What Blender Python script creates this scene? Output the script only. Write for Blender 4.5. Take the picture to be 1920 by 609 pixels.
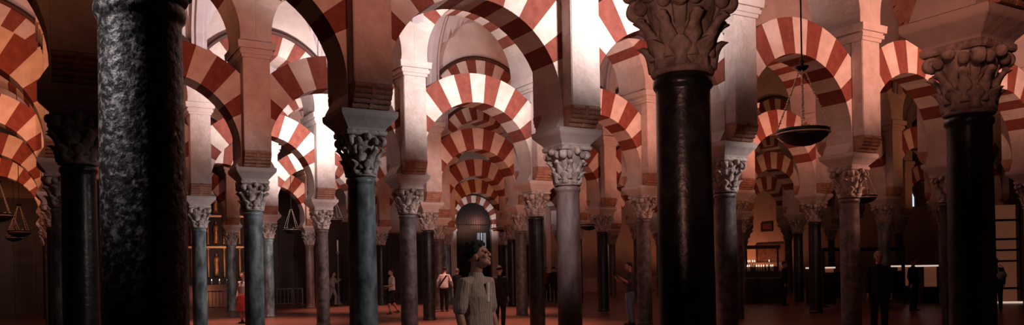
import bpy, bmesh, math, random
from mathutils import Vector, Matrix
PI = math.pi
random.seed(7)
for o in list(bpy.data.objects): bpy.data.objects.remove(o)
SC = bpy.context.scene
COL = SC.collection
# ------------------------------------------------------------------ camera, world, lights, exposure
cam_d = bpy.data.cameras.new('camera'); cam = bpy.data.objects.new('camera', cam_d); COL.objects.link(cam)
cam.location = (0, 0, 1.556); cam.rotation_euler = (PI/2, 0.02, 0)
cam_d.sensor_width = 36; cam_d.lens = 1522.33/1920*36; cam_d.shift_y = 202/1920; cam_d.clip_start = .05; cam_d.clip_end = 300
SC.camera = cam
SC.view_settings.view_transform = 'Standard'; SC.view_settings.look = 'None'
SC.view_settings.gamma = 1; SC.view_settings.use_curve_mapping = False; SC.view_settings.exposure = 0.3
SC.cycles.max_bounces = 4; SC.cycles.diffuse_bounces = 1; SC.cycles.glossy_bounces = 2; SC.cycles.sample_clamp_indirect = 3
wd = bpy.data.worlds.new('dim_hall'); SC.world = wd; wd.use_nodes = True
wd.node_tree.nodes['Background'].inputs[0].default_value = (.7, .8, 1, 1); wd.node_tree.nodes['Background'].inputs[1].default_value = .004
TH, L, D, X0, Y0 = .531, 3.502, 6.563, -1.788, 3.96
CT, ST = math.cos(TH), math.sin(TH)
def G(i, j, z=0.0):
    """a point of the hall's grid: arcade i away from the viewer, bay j along it"""
    a, b = j*L, i*D
    return Vector((X0 + a*CT - b*ST, Y0 + a*ST + b*CT, z))
def lamp(i, j, z, watt, col, radius=.25, up=True, blend=.35, size=176, aim=None, at_=None):
    d = bpy.data.lights.new('unseen_spot', 'SPOT' if (up or aim) else 'POINT')  # added light source, unseen and without a fixture
    d.energy = watt; d.color = col; d.shadow_soft_size = radius
    o = bpy.data.objects.new('unseen_spot', d); COL.objects.link(o); o.location = at_ if at_ is not None else G(i, j, z)
    if up or aim:
        d.spot_size = math.radians(size); d.spot_blend = blend
        o.rotation_euler = (PI, 0, 0)
        if aim is not None:
            o.rotation_euler = (Vector(aim) - o.location).to_track_quat('-Z', 'Y').to_euler()
    return o
NEU = (1, .89, .88); COOL = (.92, .95, 1.0); SAL = (1, .38, .26); ORG = (1, .36, .17); PNK = (1, .46, .34)
LIGHTS = [  # arcade, bay, height, watts, colour: unseen spots added between the arcades, turned to the next arcade and a little upward
    (.48, 2.2, 5.5, 900, NEU), (.46, 3.85, 5.4, 420, PNK), (.46, .95, 5.4, 130, SAL), (.46, -.3, 5.2, 30, ORG), (.46, 5.1, 5.2, 560, PNK),
    (1.46, 2.35, 5.6, 700, NEU), (1.46, 3.6, 5.4, 360, PNK), (1.46, .9, 5.2, 130, SAL), (1.46, -.45, 5.2, 270, ORG), (1.46, 5.2, 5.2, 330, SAL), (1.46, 7.5, 5.2, 90, ORG),
    (2.46, 1.8, 5.6, 1050, NEU), (2.46, 3.5, 5.2, 110, PNK), (2.46, .3, 5.2, 170, SAL), (2.46, -.7, 5.2, 330, ORG), (2.46, 5.2, 5.2, 160, SAL), (2.46, 7.8, 5.2, 60, ORG), (2.46, 10, 5.2, 30, ORG),
    (3.46, 2.2, 5.6, 800, NEU), (3.46, 4.4, 5.2, 80, SAL), (3.46, -.6, 5.2, 280, ORG), (3.46, 6.2, 5.2, 100, SAL), (3.46, 8.8, 5.2, 60, ORG),
    (4.46, 2.8, 5.2, 300, PNK), (4.46, 5.3, 5.2, 80, ORG), (4.46, -.5, 5.2, 260, ORG), (4.46, 8.2, 5.2, 110, SAL),
]
for i, j, z, w, c in LIGHTS:
    lamp(i, j, z, w, c, .2, blend=.6, size=128, aim=G(i+.5, j, z+2.2))
for i, j, z, w, c in [(5.62, 6.5, 3.2, 300, NEU), (5.4, 9.0, 1.6, 70, SAL), (5.4, 11.3, .8, 330, ORG), (2.6, 3.4, 2.6, 35, ORG), (3.6, 4.2, 2.6, 35, ORG), (1.6, 3.2, 2.6, 40, ORG), (2.6, 1.2, 2.6, 40, NEU), (1.55, 4.6, 2.6, 30, ORG), (2.5, 6.0, 2.6, 40, ORG), (4.5, 5.2, 2.6, 30, ORG)]: lamp(i, j, z, w, c)  # weaker unseen spots added, turned straight up
# unseen spots added to brighten the shafts, the visitor and the floor between the arcades
def spot(p, aim, w, c, size=50, r=.2, blend=.8): lamp(0, 0, 0, w, c, r, blend=blend, size=size, aim=aim, at_=p)
spot(G(.02, 1.45, 3.0), G(.36, .9, 1.6), 110, (1, .82, .74), 60)
spot(G(.55, 1.9, 4.0), G(1, 1, 2.1), 190, COOL, 54)
spot(G(.50, 1.55, 4.2), G(1, 2, 2.6), 260, NEU, 40)
spot(G(.60, 3.6, 4.2), G(1, 3, 2.9), 300, NEU, 34)
spot(G(.60, 4.6, 4.2), G(1, 4, 2.9), 300, PNK, 34)
spot(G(1.55, 1.8, 4.0), G(2, 1, 1.9), 210, COOL, 54)
spot(G(1.55, 2.8, 4.2), G(2, 2, 2.3), 230, NEU, 36)
spot(G(1.55, 4.6, 4.2), G(2, 4, 2.3), 160, PNK, 36)
spot(G(2.55, 1.8, 4.0), G(3, 1, 1.9), 230, COOL, 54)
spot(G(2.55, 2.8, 4.2), G(3, 2, 2.2), 240, NEU, 50)
spot(G(3.55, 2.5, 4.2), G(4, 2, 1.6), 160, COOL, 50)
for i, j, w in ((2.45, 3.0, 2600), (3.5, 4.0, 2200), (3.5, 1.5, 2600), (1.5, 2.6, 1300), (4.5, 3.5, 2000)):
    spot(G(i, j, 7.0), G(i, j, 0), w, PNK, 66, .3)
spot(Vector((-4.3, 2.3, 4.4)), G(0, 0, 3.0), 300, NEU, 40)  # from here: unseen spots added for the first arcade and the arch undersides
spot(Vector((-.6, .8, 2.0)), G(0, 1, 3.3), 170, PNK, 40)
spot(Vector((1.6, 2.4, 4.6)), G(0, 2, 4.7), 330, SAL, 40)
spot(G(.70, 1.0, 2.3), G(1, 1.95, 5.0), 35, SAL, 70)
spot(G(1.70, 2.2, 2.3), G(2, 2.95, 5.0), 60, SAL, 70)
# ------------------------------------------------------------------ materials
MATS = {}
def mat(name, col, rough=.8, spec=.3, metal=0, noise=None, bump=0, bscale=30, emit=None, estr=0, col2=None, nscale=4, contrast=(.35, .65), mapping=None, detail=6, distort=0):
    if name in MATS: return MATS[name]
    m = bpy.data.materials.new(name); m.use_nodes = True
    nt = m.node_tree; b = nt.nodes['Principled BSDF']
    b.inputs['Base Color'].default_value = (*col, 1); b.inputs['Roughness'].default_value = rough
    b.inputs['Metallic'].default_value = metal; b.inputs['Specular IOR Level'].default_value = spec
    tc = nt.nodes.new('ShaderNodeTexCoord'); src = tc.outputs['Object']
    if mapping:
        mp = nt.nodes.new('ShaderNodeMapping'); mp.inputs['Scale'].default_value = mapping
        nt.links.new(src, mp.inputs[0]); src = mp.outputs[0]
    if col2:
        n = nt.nodes.new('ShaderNodeTexNoise'); n.inputs['Scale'].default_value = nscale; n.inputs['Detail'].default_value = detail; n.inputs['Roughness'].default_value = .65
        n.inputs['Distortion'].default_value = distort
        nt.links.new(src, n.inputs['Vector'])
        r = nt.nodes.new('ShaderNodeValToRGB'); r.color_ramp.elements[0].position = contrast[0]; r.color_ramp.elements[1].position = contrast[1]
        r.color_ramp.elements[0].color = (*col, 1); r.color_ramp.elements[1].color = (*col2, 1)
        nt.links.new(n.outputs[0], r.inputs[0]); nt.links.new(r.outputs[0], b.inputs['Base Color'])
    if bump:
        n2 = nt.nodes.new('ShaderNodeTexNoise'); n2.inputs['Scale'].default_value = bscale; n2.inputs['Detail'].default_value = 8
        nt.links.new(src, n2.inputs['Vector'])
        bp = nt.nodes.new('ShaderNodeBump'); bp.inputs['Strength'].default_value = bump; bp.inputs['Distance'].default_value = .03
        nt.links.new(n2.outputs[0], bp.inputs['Height']); nt.links.new(bp.outputs[0], b.inputs['Normal'])
    if emit:
        b.inputs['Emission Color'].default_value = (*emit, 1); b.inputs['Emission Strength'].default_value = estr
    MATS[name] = m; return m
PLASTER = mat('pale_plaster', (.50, .38, .34), .85, .2, col2=(.66, .54, .50), nscale=1.6, contrast=(.3, .7), bump=.35, bscale=9)
STONE = mat('rough_pier_stone', (.50, .38, .34), .9, .2, col2=(.64, .52, .48), nscale=6, contrast=(.3, .65), bump=.6, bscale=22)
BRICK = mat('red_brick_voussoir', (.18, .044, .031), .85, .2, col2=(.27, .078, .054), nscale=6, contrast=(.3, .7), bump=.4, bscale=30)
VSTONE = mat('pale_voussoir_stone', (.58, .44, .38), .85, .2, col2=(.74, .61, .55), nscale=4, contrast=(.3, .7), bump=.4, bscale=20)
VAULT = mat('vault_plaster', (.42, .34, .34), .9, .1, col2=(.52, .43, .43), nscale=.8, contrast=(.3, .7))
CARVED = mat('carved_capital_marble', (.16, .10, .085), .7, .3, col2=(.60, .48, .43), nscale=7, contrast=(.3, .6), bump=.5, bscale=24)
CORBEL = mat('brown_corbel_stone', (.34, .15, .10), .85, .2, col2=(.52, .28, .20), nscale=8, bump=.5, bscale=30)
SHADEBAND = mat('moulding_shadow_tone', (.06, .022, .018), .7, .3)  # shadow on the hood moulding, put into its colour
IRON = mat('dark_iron', (.025, .022, .02), .45, .5, metal=.6)
BRASS = mat('worn_brass', (.78, .64, .54), .35, .6, metal=.35)
SHAFTS = {
 'grey': mat('blue_grey_marble', (.07, .085, .09), .38, .5, col2=(.36, .40, .40), nscale=4.5, contrast=(.40, .68), bump=.12, bscale=14, mapping=(1, 1, .45)),
 'dark': mat('dark_veined_marble', (.012, .012, .012), .30, .5, col2=(.06, .055, .05), nscale=6, contrast=(.45, .8), bump=.15, bscale=18),
 'speckled': mat('dark_speckled_marble', (.028, .027, .027), .38, .5, col2=(.46, .44, .43), nscale=30, contrast=(.50, .66), bump=.45, bscale=24, detail=12, distort=.25),
 'red': mat('red_veined_marble', (.13, .05, .04), .4, .5, col2=(.40, .30, .29), nscale=3.2, contrast=(.35, .7), bump=.15, bscale=16, mapping=(1, 1, .3)),
 'brown': mat('brown_grey_marble', (.06, .045, .04), .42, .5, col2=(.26, .20, .19), nscale=5, contrast=(.35, .7), bump=.2, bscale=18),
}
def tile_mat():
    m = bpy.data.materials.new('polished_red_floor_marble'); m.use_nodes = True; nt = m.node_tree; b = nt.nodes['Principled BSDF']
    tc = nt.nodes.new('ShaderNodeTexCoord'); mp = nt.nodes.new('ShaderNodeMapping'); mp.inputs['Rotation'].default_value = (0, 0, -TH)
    br = nt.nodes.new('ShaderNodeTexBrick'); br.offset = .5; br.inputs['Scale'].default_value = 1.0
    br.inputs['Brick Width'].default_value = 1.2; br.inputs['Row Height'].default_value = .6; br.inputs['Mortar Size'].default_value = .006
    br.inputs['Color1'].default_value = (.25, .105, .075, 1); br.inputs['Color2'].default_value = (.19, .075, .055, 1); br.inputs['Mortar'].default_value = (.05, .02, .015, 1)
    nt.links.new(tc.outputs['Object'], mp.inputs[0]); nt.links.new(mp.outputs[0], br.inputs[0]); nt.links.new(br.outputs[0], b.inputs['Base Color'])
    n = nt.nodes.new('ShaderNodeTexNoise'); n.inputs['Scale'].default_value = 3; r = nt.nodes.new('ShaderNodeMapRange')
    r.inputs[3].default_value = .22; r.inputs[4].default_value = .42
    nt.links.new(n.outputs[0], r.inputs[0]); nt.links.new(r.outputs[0], b.inputs['Roughness'])
    return m
FLOORM = tile_mat()
# ------------------------------------------------------------------ helpers
def link(name, bm, mats, parent=None, smooth=False, loc=None, rotz=None):
    me = bpy.data.meshes.new(name); bm.normal_update(); bm.to_mesh(me); bm.free()
    for m in (mats if isinstance(mats, (list, tuple)) else [mats]): me.materials.append(m)
    if smooth:
        for p in me.polygons: p.use_smooth = True
    o = bpy.data.objects.new(name, me); COL.objects.link(o)
    if parent: o.parent = parent
    if loc is not None: o.location = loc
    if rotz is not None: o.rotation_euler = (0, 0, rotz)
    return o
def thing(name, label, cat, loc=(0, 0, 0), rotz=0, group=None):
    o = bpy.data.objects.new(name, None); COL.objects.link(o); o.empty_display_size = .1
    o.location = loc; o.rotation_euler = (0, 0, rotz)
    o['label'] = label; o['category'] = cat; o['kind'] = 'thing'
    if group: o['group'] = group
    return o
def struct(o, kind='structure'): o['kind'] = kind; return o
def copy_thing(src, loc, rotz, label, group=None):
    r = src.copy(); COL.objects.link(r); r.location = loc; r.rotation_euler = (0, 0, rotz); r['label'] = label
    if group: r['group'] = group
    for c in src.children:
        d = c.copy(); COL.objects.link(d); d.parent = r
        for g in c.children:
            e = g.copy(); COL.objects.link(e); e.parent = d
    return r
def box(bm, x0, x1, y0, y1, z0, z1, mi=0, top=None):
    """top=(sx,sy) scales the top face about its centre"""
    cx, cy = (x0+x1)/2, (y0+y1)/2; sx, sy = top or (1, 1)
    v = [bm.verts.new((x, y, z0)) for x, y in ((x0, y0), (x1, y0), (x1, y1), (x0, y1))]
    v += [bm.verts.new((cx+(x-cx)*sx, cy+(y-cy)*sy, z1)) for x, y in ((x0, y0), (x1, y0), (x1, y1), (x0, y1))]
    for f in ((3, 2, 1, 0), (4, 5, 6, 7), (0, 1, 5, 4), (1, 2, 6, 5), (2, 3, 7, 6), (3, 0, 4, 7)):
        bm.faces.new([v[k] for k in f]).material_index = mi
def lathe(bm, prof, seg=32, cx=0, cy=0, mi=0, wob=0):
    rings = []
    for r, z in prof:
        rings.append([bm.verts.new((cx+r*math.cos(2*PI*k/seg), cy+r*math.sin(2*PI*k/seg), z)) for k in range(seg)])
    for a, b in zip(rings, rings[1:]):
        for k in range(seg):
            bm.faces.new((a[k], a[(k+1) % seg], b[(k+1) % seg], b[k])).material_index = mi
    bm.faces.new(rings[0][::-1]).material_index = mi; bm.faces.new(rings[-1]).material_index = mi
def tube(bm, pts, rad, seg=8, side=None, mi=0, cap=True):
    """a tapering tube; rad holds r or (r_side, r_other) at each point; ends are rounded"""
    pts = [Vector(p) for p in pts]
    rad = [r if isinstance(r, (tuple, list)) else (r, r) for r in rad]
    if cap:
        d0 = (pts[0]-pts[1]).normalized(); d1 = (pts[-1]-pts[-2]).normalized()
        r0, r1 = min(rad[0]), min(rad[-1])
        pts = [pts[0]+d0*r0*.9, pts[0]+d0*r0*.6] + pts + [pts[-1]+d1*r1*.6, pts[-1]+d1*r1*.9]
        rad = [(rad[0][0]*.35, rad[0][1]*.35), (rad[0][0]*.8, rad[0][1]*.8)] + rad + [(rad[-1][0]*.8, rad[-1][1]*.8), (rad[-1][0]*.35, rad[-1][1]*.35)]
    rings = []; prev = None
    for k, p in enumerate(pts):
        t = (pts[min(k+1, len(pts)-1)] - pts[max(k-1, 0)]).normalized()
        if side is not None: s = Vector(side)
        elif prev is not None: s = prev
        else: s = Vector((1, 0, 0)) if abs(t.x) < .8 else Vector((0, 1, 0))
        s = (s - t*s.dot(t)); s = s.normalized() if s.length > 1e-6 else t.orthogonal().normalized()
        prev = s; q = t.cross(s)
        rings.append([bm.verts.new(p + s*math.cos(2*PI*m/seg)*rad[k][0] + q*math.sin(2*PI*m/seg)*rad[k][1]) for m in range(seg)])
    for a, b in zip(rings, rings[1:]):
        for m in range(seg):
            bm.faces.new((a[m], a[(m+1) % seg], b[(m+1) % seg], b[m])).material_index = mi
    bm.faces.new(rings[0][::-1]).material_index = mi; bm.faces.new(rings[-1]).material_index = mi
def ball(bm, c, r, seg=16, rings=10, rot=None, mi=0):
    r = r if isinstance(r, (tuple, list)) else (r, r, r)
    M = Matrix.Translation(c) @ (rot or Matrix.Identity(4)) @ Matrix.Diagonal((*r, 1))
    n = len(bm.faces)
    bmesh.ops.create_uvsphere(bm, u_segments=seg, v_segments=rings, radius=1, matrix=M)
    if mi:
        bm.faces.ensure_lookup_table()
        for f in bm.faces[n:]: f.material_index = mi
def sheet(bm, fn, nu, nv, thick, mi=0):
    """a curved sheet with thickness: fn(u,v)->(point, outward normal)"""
    F = [[None]*(nv+1) for _ in range(nu+1)]; B = [[None]*(nv+1) for _ in range(nu+1)]
    for a in range(nu+1):
        for b in range(nv+1):
            p, n = fn(a/nu, b/nv); F[a][b] = bm.verts.new(p + n*thick/2); B[a][b] = bm.verts.new(p - n*thick/2)
    for a in range(nu):
        for b in range(nv):
            bm.faces.new((F[a][b], F[a+1][b], F[a+1][b+1], F[a][b+1])).material_index = mi
            bm.faces.new((B[a][b], B[a][b+1], B[a+1][b+1], B[a+1][b])).material_index = mi
    for a in range(nu):
        bm.faces.new((F[a][0], B[a][0], B[a+1][0], F[a+1][0])); bm.faces.new((F[a][nv], F[a+1][nv], B[a+1][nv], B[a][nv]))
    for b in range(nv):
        bm.faces.new((F[0][b], F[0][b+1], B[0][b+1], B[0][b])); bm.faces.new((F[nu][b], B[nu][b], B[nu][b+1], F[nu][b+1]))
# ------------------------------------------------------------------ architecture meshes
H = 2.9
def shaft_bm(seg=40, r=.192):
    bm = bmesh.new()
    pr = [(r*1.1, 0), (r*1.12, .03), (r*1.1, .06), (r*1.03, .08)]
    for k in range(13):
        t = k/12; z = .1 + t*(H-.22); pr.append((r*(1.03 - .05*t + .02*math.sin(PI*t)), z))
    pr += [(r*1.0, H-.10), (r*1.07, H-.085), (r*1.09, H-.06), (r*1.07, H-.03), (r*.98, H-.02), (r*.98, H)]
    lathe(bm, pr, seg); return bm
def leaf(bm, ang, r0, z0, h, w, curl, th=.04, lobes=2.5):
    ca, sa = math.cos(ang), math.sin(ang)
    def fn(u, v):
        s = (u-.5)*2
        ww = w*(.75 + .25*math.cos(v*lobes*2*PI))*(1 - .45*max(0, (v-.7)/.3)**2)*.5
        out = r0 + .03*v + curl*max(0, (v-.45)/.55)**2 + .012*(1-abs(s)) - .035*s*s*(1-v)
        z = z0 + h*(v - .07*max(0, (v-.75)/.25)**2)
        x, y = out, s*ww
        return Vector((x*ca - y*sa, x*sa + y*ca, z)), Vector((ca, sa, -.3*v)).normalized()
    sheet(bm, fn, 4, 8, th)
def volute(bm, ang, r, z, R, w):
    """a spiral scroll rolled in the diagonal plane"""
    ca, sa = math.cos(ang), math.sin(ang)
    pts, rad = [], []
    ball(bm, (r*ca, r*sa, z), (R*.8, R*.8, R*.8), 12, 8)
    for k in range(26):
        t = k/25; a = -PI*.55 + t*1.9*PI; rr = R*(1-.75*t)
        x = r + rr*math.sin(a)*1.0; zz = z + rr*math.cos(a)
        pts.append((x*ca, x*sa, zz)); rad.append((w*(1-.25*t)*1.1, R*.34))
    tube(bm, pts, rad, 8, side=(-sa, ca, 0))
    # band that rises from the bell to the scroll
    pts = []; rad = []
    for k in range(8):
        t = k/7; x = .19 + (r-R*.2-.19)*t**1.6; pts.append((x*ca, x*sa, z-.24 + (.24+R*.9)*t)); rad.append((w*.55+w*.45*t, .022))
    tube(bm, pts, rad, 8, side=(-sa, ca, 0))
def capital_bm():
    bm = bmesh.new()
    lathe(bm, [(.215, 0), (.222, .015), (.215, .04), (.2, .05), (.205, .2), (.215, .35), (.25, .47), (.285, .54), (.285, .56)], 32)
    for k in range(8): leaf(bm, 2*PI*k/8, .205, .03, .20, .155, .055, lobes=1.5)
    for k in range(8):
        a = 2*PI*(k+.5)/8; leaf(bm, a, .21, .10, .29, .13, .085, lobes=2)
        ball(bm, (math.cos(a)*.30, math.sin(a)*.30, .375), (.035, .035, .028), 8, 6)
    for k in range(4):
        a = k*PI/2; ball(bm, (math.cos(a)*.30, math.sin(a)*.30, .53), (.05, .06, .055), 10, 8)
        for s in (-1, 1):
            c = a + s*.42; ball(bm, (math.cos(c)*.295, math.sin(c)*.295, .475), (.05, .05, .055), 10, 8)
    return bm
def abacus_bm():
    bm = bmesh.new()
    ring = []
    for zz, sc in ((.555, .96), (.575, 1.0), (.62, 1.0)):
        vs = []
        for k in range(4):
            for a, r in ((-45, .41), (-36, .37), (-18, .30), (0, .28), (18, .30), (36, .37)):
                t = math.radians(a + 90*k); vs.append(bm.verts.new((math.cos(t)*r*sc, math.sin(t)*r*sc, zz)))
        ring.append(vs)
    n = len(ring[0])
    for a, b in zip(ring, ring[1:]):
        for k in range(n): bm.faces.new((a[k], a[(k+1) % n], b[(k+1) % n], b[k]))
    bm.faces.new(ring[0][::-1]); bm.faces.new(ring[-1]); return bm
def impost_bm():
    bm = bmesh.new(); prev = None
    for z, w, d in ((3.52, .27, .27), (3.55, .28, .28), (3.69, .40, .41), (3.72, .41, .42), (3.78, .41, .42)):
        v = [bm.verts.new((x*w, y*d, z)) for x, y in ((-1, -1), (1, -1), (1, 1), (-1, 1))]
        if prev:
            for k in range(4): bm.faces.new((prev[k], prev[(k+1) % 4], v[(k+1) % 4], v[k]))
        else: bm.faces.new(v[::-1])
        prev = v
    bm.faces.new(prev)
    bmesh.ops.bevel(bm, geom=[e for e in bm.edges], offset=.008, segments=1, affect='EDGES'); return bm
PW, PD, AT = .272, .575, .62        # pier half width and half depth, lower arch thickness
def pier_bm():
    bm = bmesh.new()
    for s in (-1, 1):
        y0, y1 = sorted((s*PD, s*(AT/2+.003))); box(bm, -PW, PW, y0, y1, 4.092, 5.985)
    box(bm, -PW+.001, PW-.001, -AT/2-.003, AT/2+.003, 5.725, 5.985)
    bmesh.ops.bevel(bm, geom=[e for e in bm.edges], offset=.012, segments=2, affect='EDGES'); return bm
def corbel_bm(s):
    """rolled modillion under the pier's front (s=-1) or rear (s=1): a stack of rolls with a flat centre rib"""
    bm = bmesh.new(); n = 5
    for k in range(n):
        t = (k+.5)/n; z = 4.09 - .30*t; y = s*(PD - .02 - .10*t*t*1.6)
        tube(bm, [(-PW+.005, y, z), (PW-.005, y, z)], [.038, .038], 10, side=(0, 0, 1), cap=False)
    pts = [(s*(AT/2+.003), 3.786), (s*(AT/2+.10), 3.786), (s*(PD-.14), 3.84), (s*(PD-.04), 3.98), (s*(PD-.02), 4.09), (s*(AT/2+.003), 4.09)]
    for x0, x1, g in ((-PW+.01, PW-.01, 0), (-.03, .03, s*.045)):
        A = [bm.verts.new((x0, y+(g if 1 <= q <= 4 else 0), z)) for q, (y, z) in enumerate(pts)]; B = [bm.verts.new((x1, y+(g if 1 <= q <= 4 else 0), z)) for q, (y, z) in enumerate(pts)]
        for k in range(len(pts)): bm.faces.new((A[k], A[(k+1) % 6], B[(k+1) % 6], B[k]))
        bm.faces.new(A[::-1]); bm.faces.new(B)
    bmesh.ops.recalc_face_normals(bm, faces=bm.faces); return bm
def cornice_bm():
    bm = bmesh.new()
    for z0, z1, e in ((5.985, 6.05, .02), (6.05, 6.12, .06), (6.12, 6.16, .04), (6.16, 6.30, .10)):
        box(bm, -PW-e, PW+e, -PD-e, PD+e, z0, z1, top=((PW+e+.012)/(PW+e), (PD+e+.012)/(PD+e)))
    return bm
def arch_bm(R, Ro, zc, thick, foot, nv, step, zfoot):
    """half bay = L/2. Sections run from one foot over the crown to the other; brick and stone voussoirs alternate, plain plaster below"""
    bm = bmesh.new(); hb = L/2-.0015
    secs = []   # (inner x, inner z, outer x, outer z, material of the segment that starts here)
    a0 = 90 - nv*step/2
    def ray(a):
        c, s = math.cos(math.radians(a)), math.sin(math.radians(a))
        ro = min(Ro, hb/max(abs(c), 1e-4)); return (R*c, zc+R*s, ro*c, zc+ro*s)
    right = [(x, z, hb, z) for x, z in foot]
    k = -math.degrees(math.asin(min(1, (zc-foot[-1][1])/R)))
    n = 5
    for q in range(1, n+1):
        a = k + (a0-k)*q/n; x, z = R*math.cos(math.radians(a)), zc+R*math.sin(math.radians(a))
        _, _, ox, oz = ray(a); t = q/n
        right.append((x, z, hb if q < n else ox, z*(1-t)+oz*t))
    for q, s in enumerate(right): secs.append((*s, 0))
    secs[-1] = (*secs[-1][:4], None)
    sub = 2; vs = []
    for v in range(nv):
        for q in range(sub): vs.append((*ray(a0 + step*(v + q/sub)), 1 if v % 2 else 2))
    secs = secs[:-1] + vs + [(*ray(a0+step*nv), 0)]
    secs += [(-x, z, -ox, oz, 0) for x, z, ox, oz in right[::-1][1:]]
    y = thick/2; rows = []
    for ix, iz, ox, oz, m in secs:
        rows.append(([bm.verts.new(p) for p in ((ix, -y, iz), (ox, -y, oz), (ox, y, oz), (ix, y, iz))], m))
    for (a, m), (b, _) in zip(rows, rows[1:]):
        for k in range(4):
            f = bm.faces.new((a[k], b[k], b[(k+1) % 4], a[(k+1) % 4])); f.material_index = m or 0
    bm.faces.new(rows[0][0]); bm.faces.new(rows[-1][0][::-1])
    bmesh.ops.recalc_face_normals(bm, faces=bm.faces); return bm
def lower_arch_bm():
    return arch_bm(1.47, 2.16, 4.12, AT, [(1.345, 3.783), (1.385, 3.86)], 13, 11.5, 3.78)
def upper_arch_bm():
    return arch_bm(1.44, 2.02, 6.46, 2*PD-.004, [(1.43, 6.301)], 13, 10.6, 6.30)
def hood_bm():
    bm = bmesh.new()
    for s in (-1, 1):
        prev = None
        for k in range(25):
            a = math.radians(36 + 108*k/24); c, si = math.cos(a), math.sin(a)
            v = [bm.verts.new((r*c, y, 6.46+r*si)) for r, y in ((2.0, s*(PD-.02)), (2.0, s*(PD+.06)), (2.06, s*(PD+.10)), (2.12, s*(PD+.06)), (2.12, s*(PD-.02)))]
            if prev:
                for q in range(4): bm.faces.new((prev[q], v[q], v[q+1], prev[q+1]))
            prev = v
    bmesh.ops.recalc_face_normals(bm, faces=bm.faces); return bm
# ------------------------------------------------------------------ room shell
A0, A1, B0, B1 = -3.0*L, 12*L, -1.02*D, 6*D-.05
def gx(a, b, z): return (X0 + a*CT - b*ST, Y0 + a*ST + b*CT, z)
bm = bmesh.new()
v = [bm.verts.new(gx(a, b, z)) for z in (-.25, 0) for a, b in ((A0-.3, B0-.3), (A1+.3, B0-.3), (A1+.3, B1+.9), (A0-.3, B1+.9))]
for f in ((3, 2, 1, 0), (4, 5, 6, 7), (0, 1, 5, 4), (1, 2, 6, 5), (2, 3, 7, 6), (3, 0, 4, 7)): bm.faces.new([v[k] for k in f])
struct(link('floor', bm, FLOORM))
def vault_z(a, b):
    fb = (b/D) % 1.0; y = (fb-.5)*D; W = D/2-PD
    zb = 8.0 + 2.25*math.sqrt(max(0, 1-(y/W)**2)) if abs(y) < W else 8.0
    fa = (a/L) % 1.0; x = (fa-.5)*L; R = 1.5
    zl = 8.0 + 1.7*math.sqrt(max(0, 1-(x/R)**2)) if abs(x) < R else 8.0
    if abs(x) >= R+.02: zb -= .0
    return max(zb, zl)
bm = bmesh.new(); NA, NB = 15*22, 7*26
prev = None
for p in range(NA+1):
    a = A0 + (A1-A0)*p/NA
    row = [bm.verts.new(gx(a, -D + 7*D*q/NB, vault_z(a, -D + 7*D*q/NB))) for q in range(NB+1)]
    if prev:
        for q in range(NB): bm.faces.new((prev[q], prev[q+1], row[q+1], row[q]))
    prev = row
struct(link('ceiling', bm, VAULT))
def rib_bm():
    """moulded rib across one aisle on the pier line, with flat pilaster ends"""
    bm = bmesh.new(); W = D/2-PD; prev = None
    for k in range(29):
        t = PI*k/28; y = -W*math.cos(t); z = 8.0+2.25*math.sin(t)
        if k in (0, 28): z = 7.2
        dn = .10
        zz = z - dn*math.sin(t); yy = y*(1-.035) if 0 < k < 28 else y*(1-.03)
        v = [bm.verts.new(q) for q in ((-.2, y, z+.05), (-.2, yy, zz), (-.12, yy, zz), (-.09, yy*.985, zz-.06), (.09, yy*.985, zz-.06), (.12, yy, zz), (.2, yy, zz), (.2, y, z+.05))]
        if prev:
            for q in range(7): bm.faces.new((prev[q], v[q], v[q+1], prev[q+1]))
        prev = v
    bmesh.ops.recalc_face_normals(bm, faces=bm.faces); return bm
rib_me = None; nrib = 0
for i in range(-1, 6):
    for j in range(-2, 12):
        nrib += 1
        p = G(i+.5, j)
        if p.y < -3: continue
        if rib_me is None:
            o = link('trim_1', rib_bm(), VAULT); rib_me = o.data
        else:
            o = bpy.data.objects.new('trim_%d' % nrib, rib_me); COL.objects.link(o)
        o.location = p; o.rotation_euler = (0, 0, TH); struct(o)
def upper_wall(i, j0, j1):
    """the wall above one arcade's upper arches"""
    bm = bmesh.new(); y = PD-.02
    for j in range(j0, j1):
        m = (j+.5)*L; prev = None; N = 16
        for k in range(N+1):
            x = -L/2 + L*k/N; zb = 6.46 + math.sqrt(max(2.0**2 - x*x, .3)) - .06
            v = [bm.verts.new((m+x, s*y, z)) for s, z in ((-1, zb), (-1, 10.4), (1, 10.4), (1, zb))]
            if prev:
                for q in range(4): bm.faces.new((prev[q], v[q], v[(q+1) % 4], prev[(q+1) % 4]))
            prev = v
    bmesh.ops.recalc_face_normals(bm, faces=bm.faces)
    o = link('wall_arcade_%d' % (i+1), bm, PLASTER); o.location = G(i, 0); o.rotation_euler = (0, 0, TH); struct(o)
def wall_box(name, a0, a1, b0, b1, z0, z1, m):
    bm = bmesh.new(); v = [bm.verts.new(gx(a, b, z)) for z in (z0, z1) for a, b in ((a0, b0), (a1, b0), (a1, b1), (a0, b1))]
    for f in ((3, 2, 1, 0), (4, 5, 6, 7), (0, 1, 5, 4), (1, 2, 6, 5), (2, 3, 7, 6), (3, 0, 4, 7)): bm.faces.new([v[k] for k in f])
    return struct(link(name, bm, m))
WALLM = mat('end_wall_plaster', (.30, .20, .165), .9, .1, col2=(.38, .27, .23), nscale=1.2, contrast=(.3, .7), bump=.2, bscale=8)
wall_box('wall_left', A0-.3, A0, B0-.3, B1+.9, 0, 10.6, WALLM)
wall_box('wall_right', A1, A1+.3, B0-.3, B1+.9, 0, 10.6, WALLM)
wall_box('wall_front', A0-.3, A1+.3, B0-.3, B0, 0, 10.6, WALLM)
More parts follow.
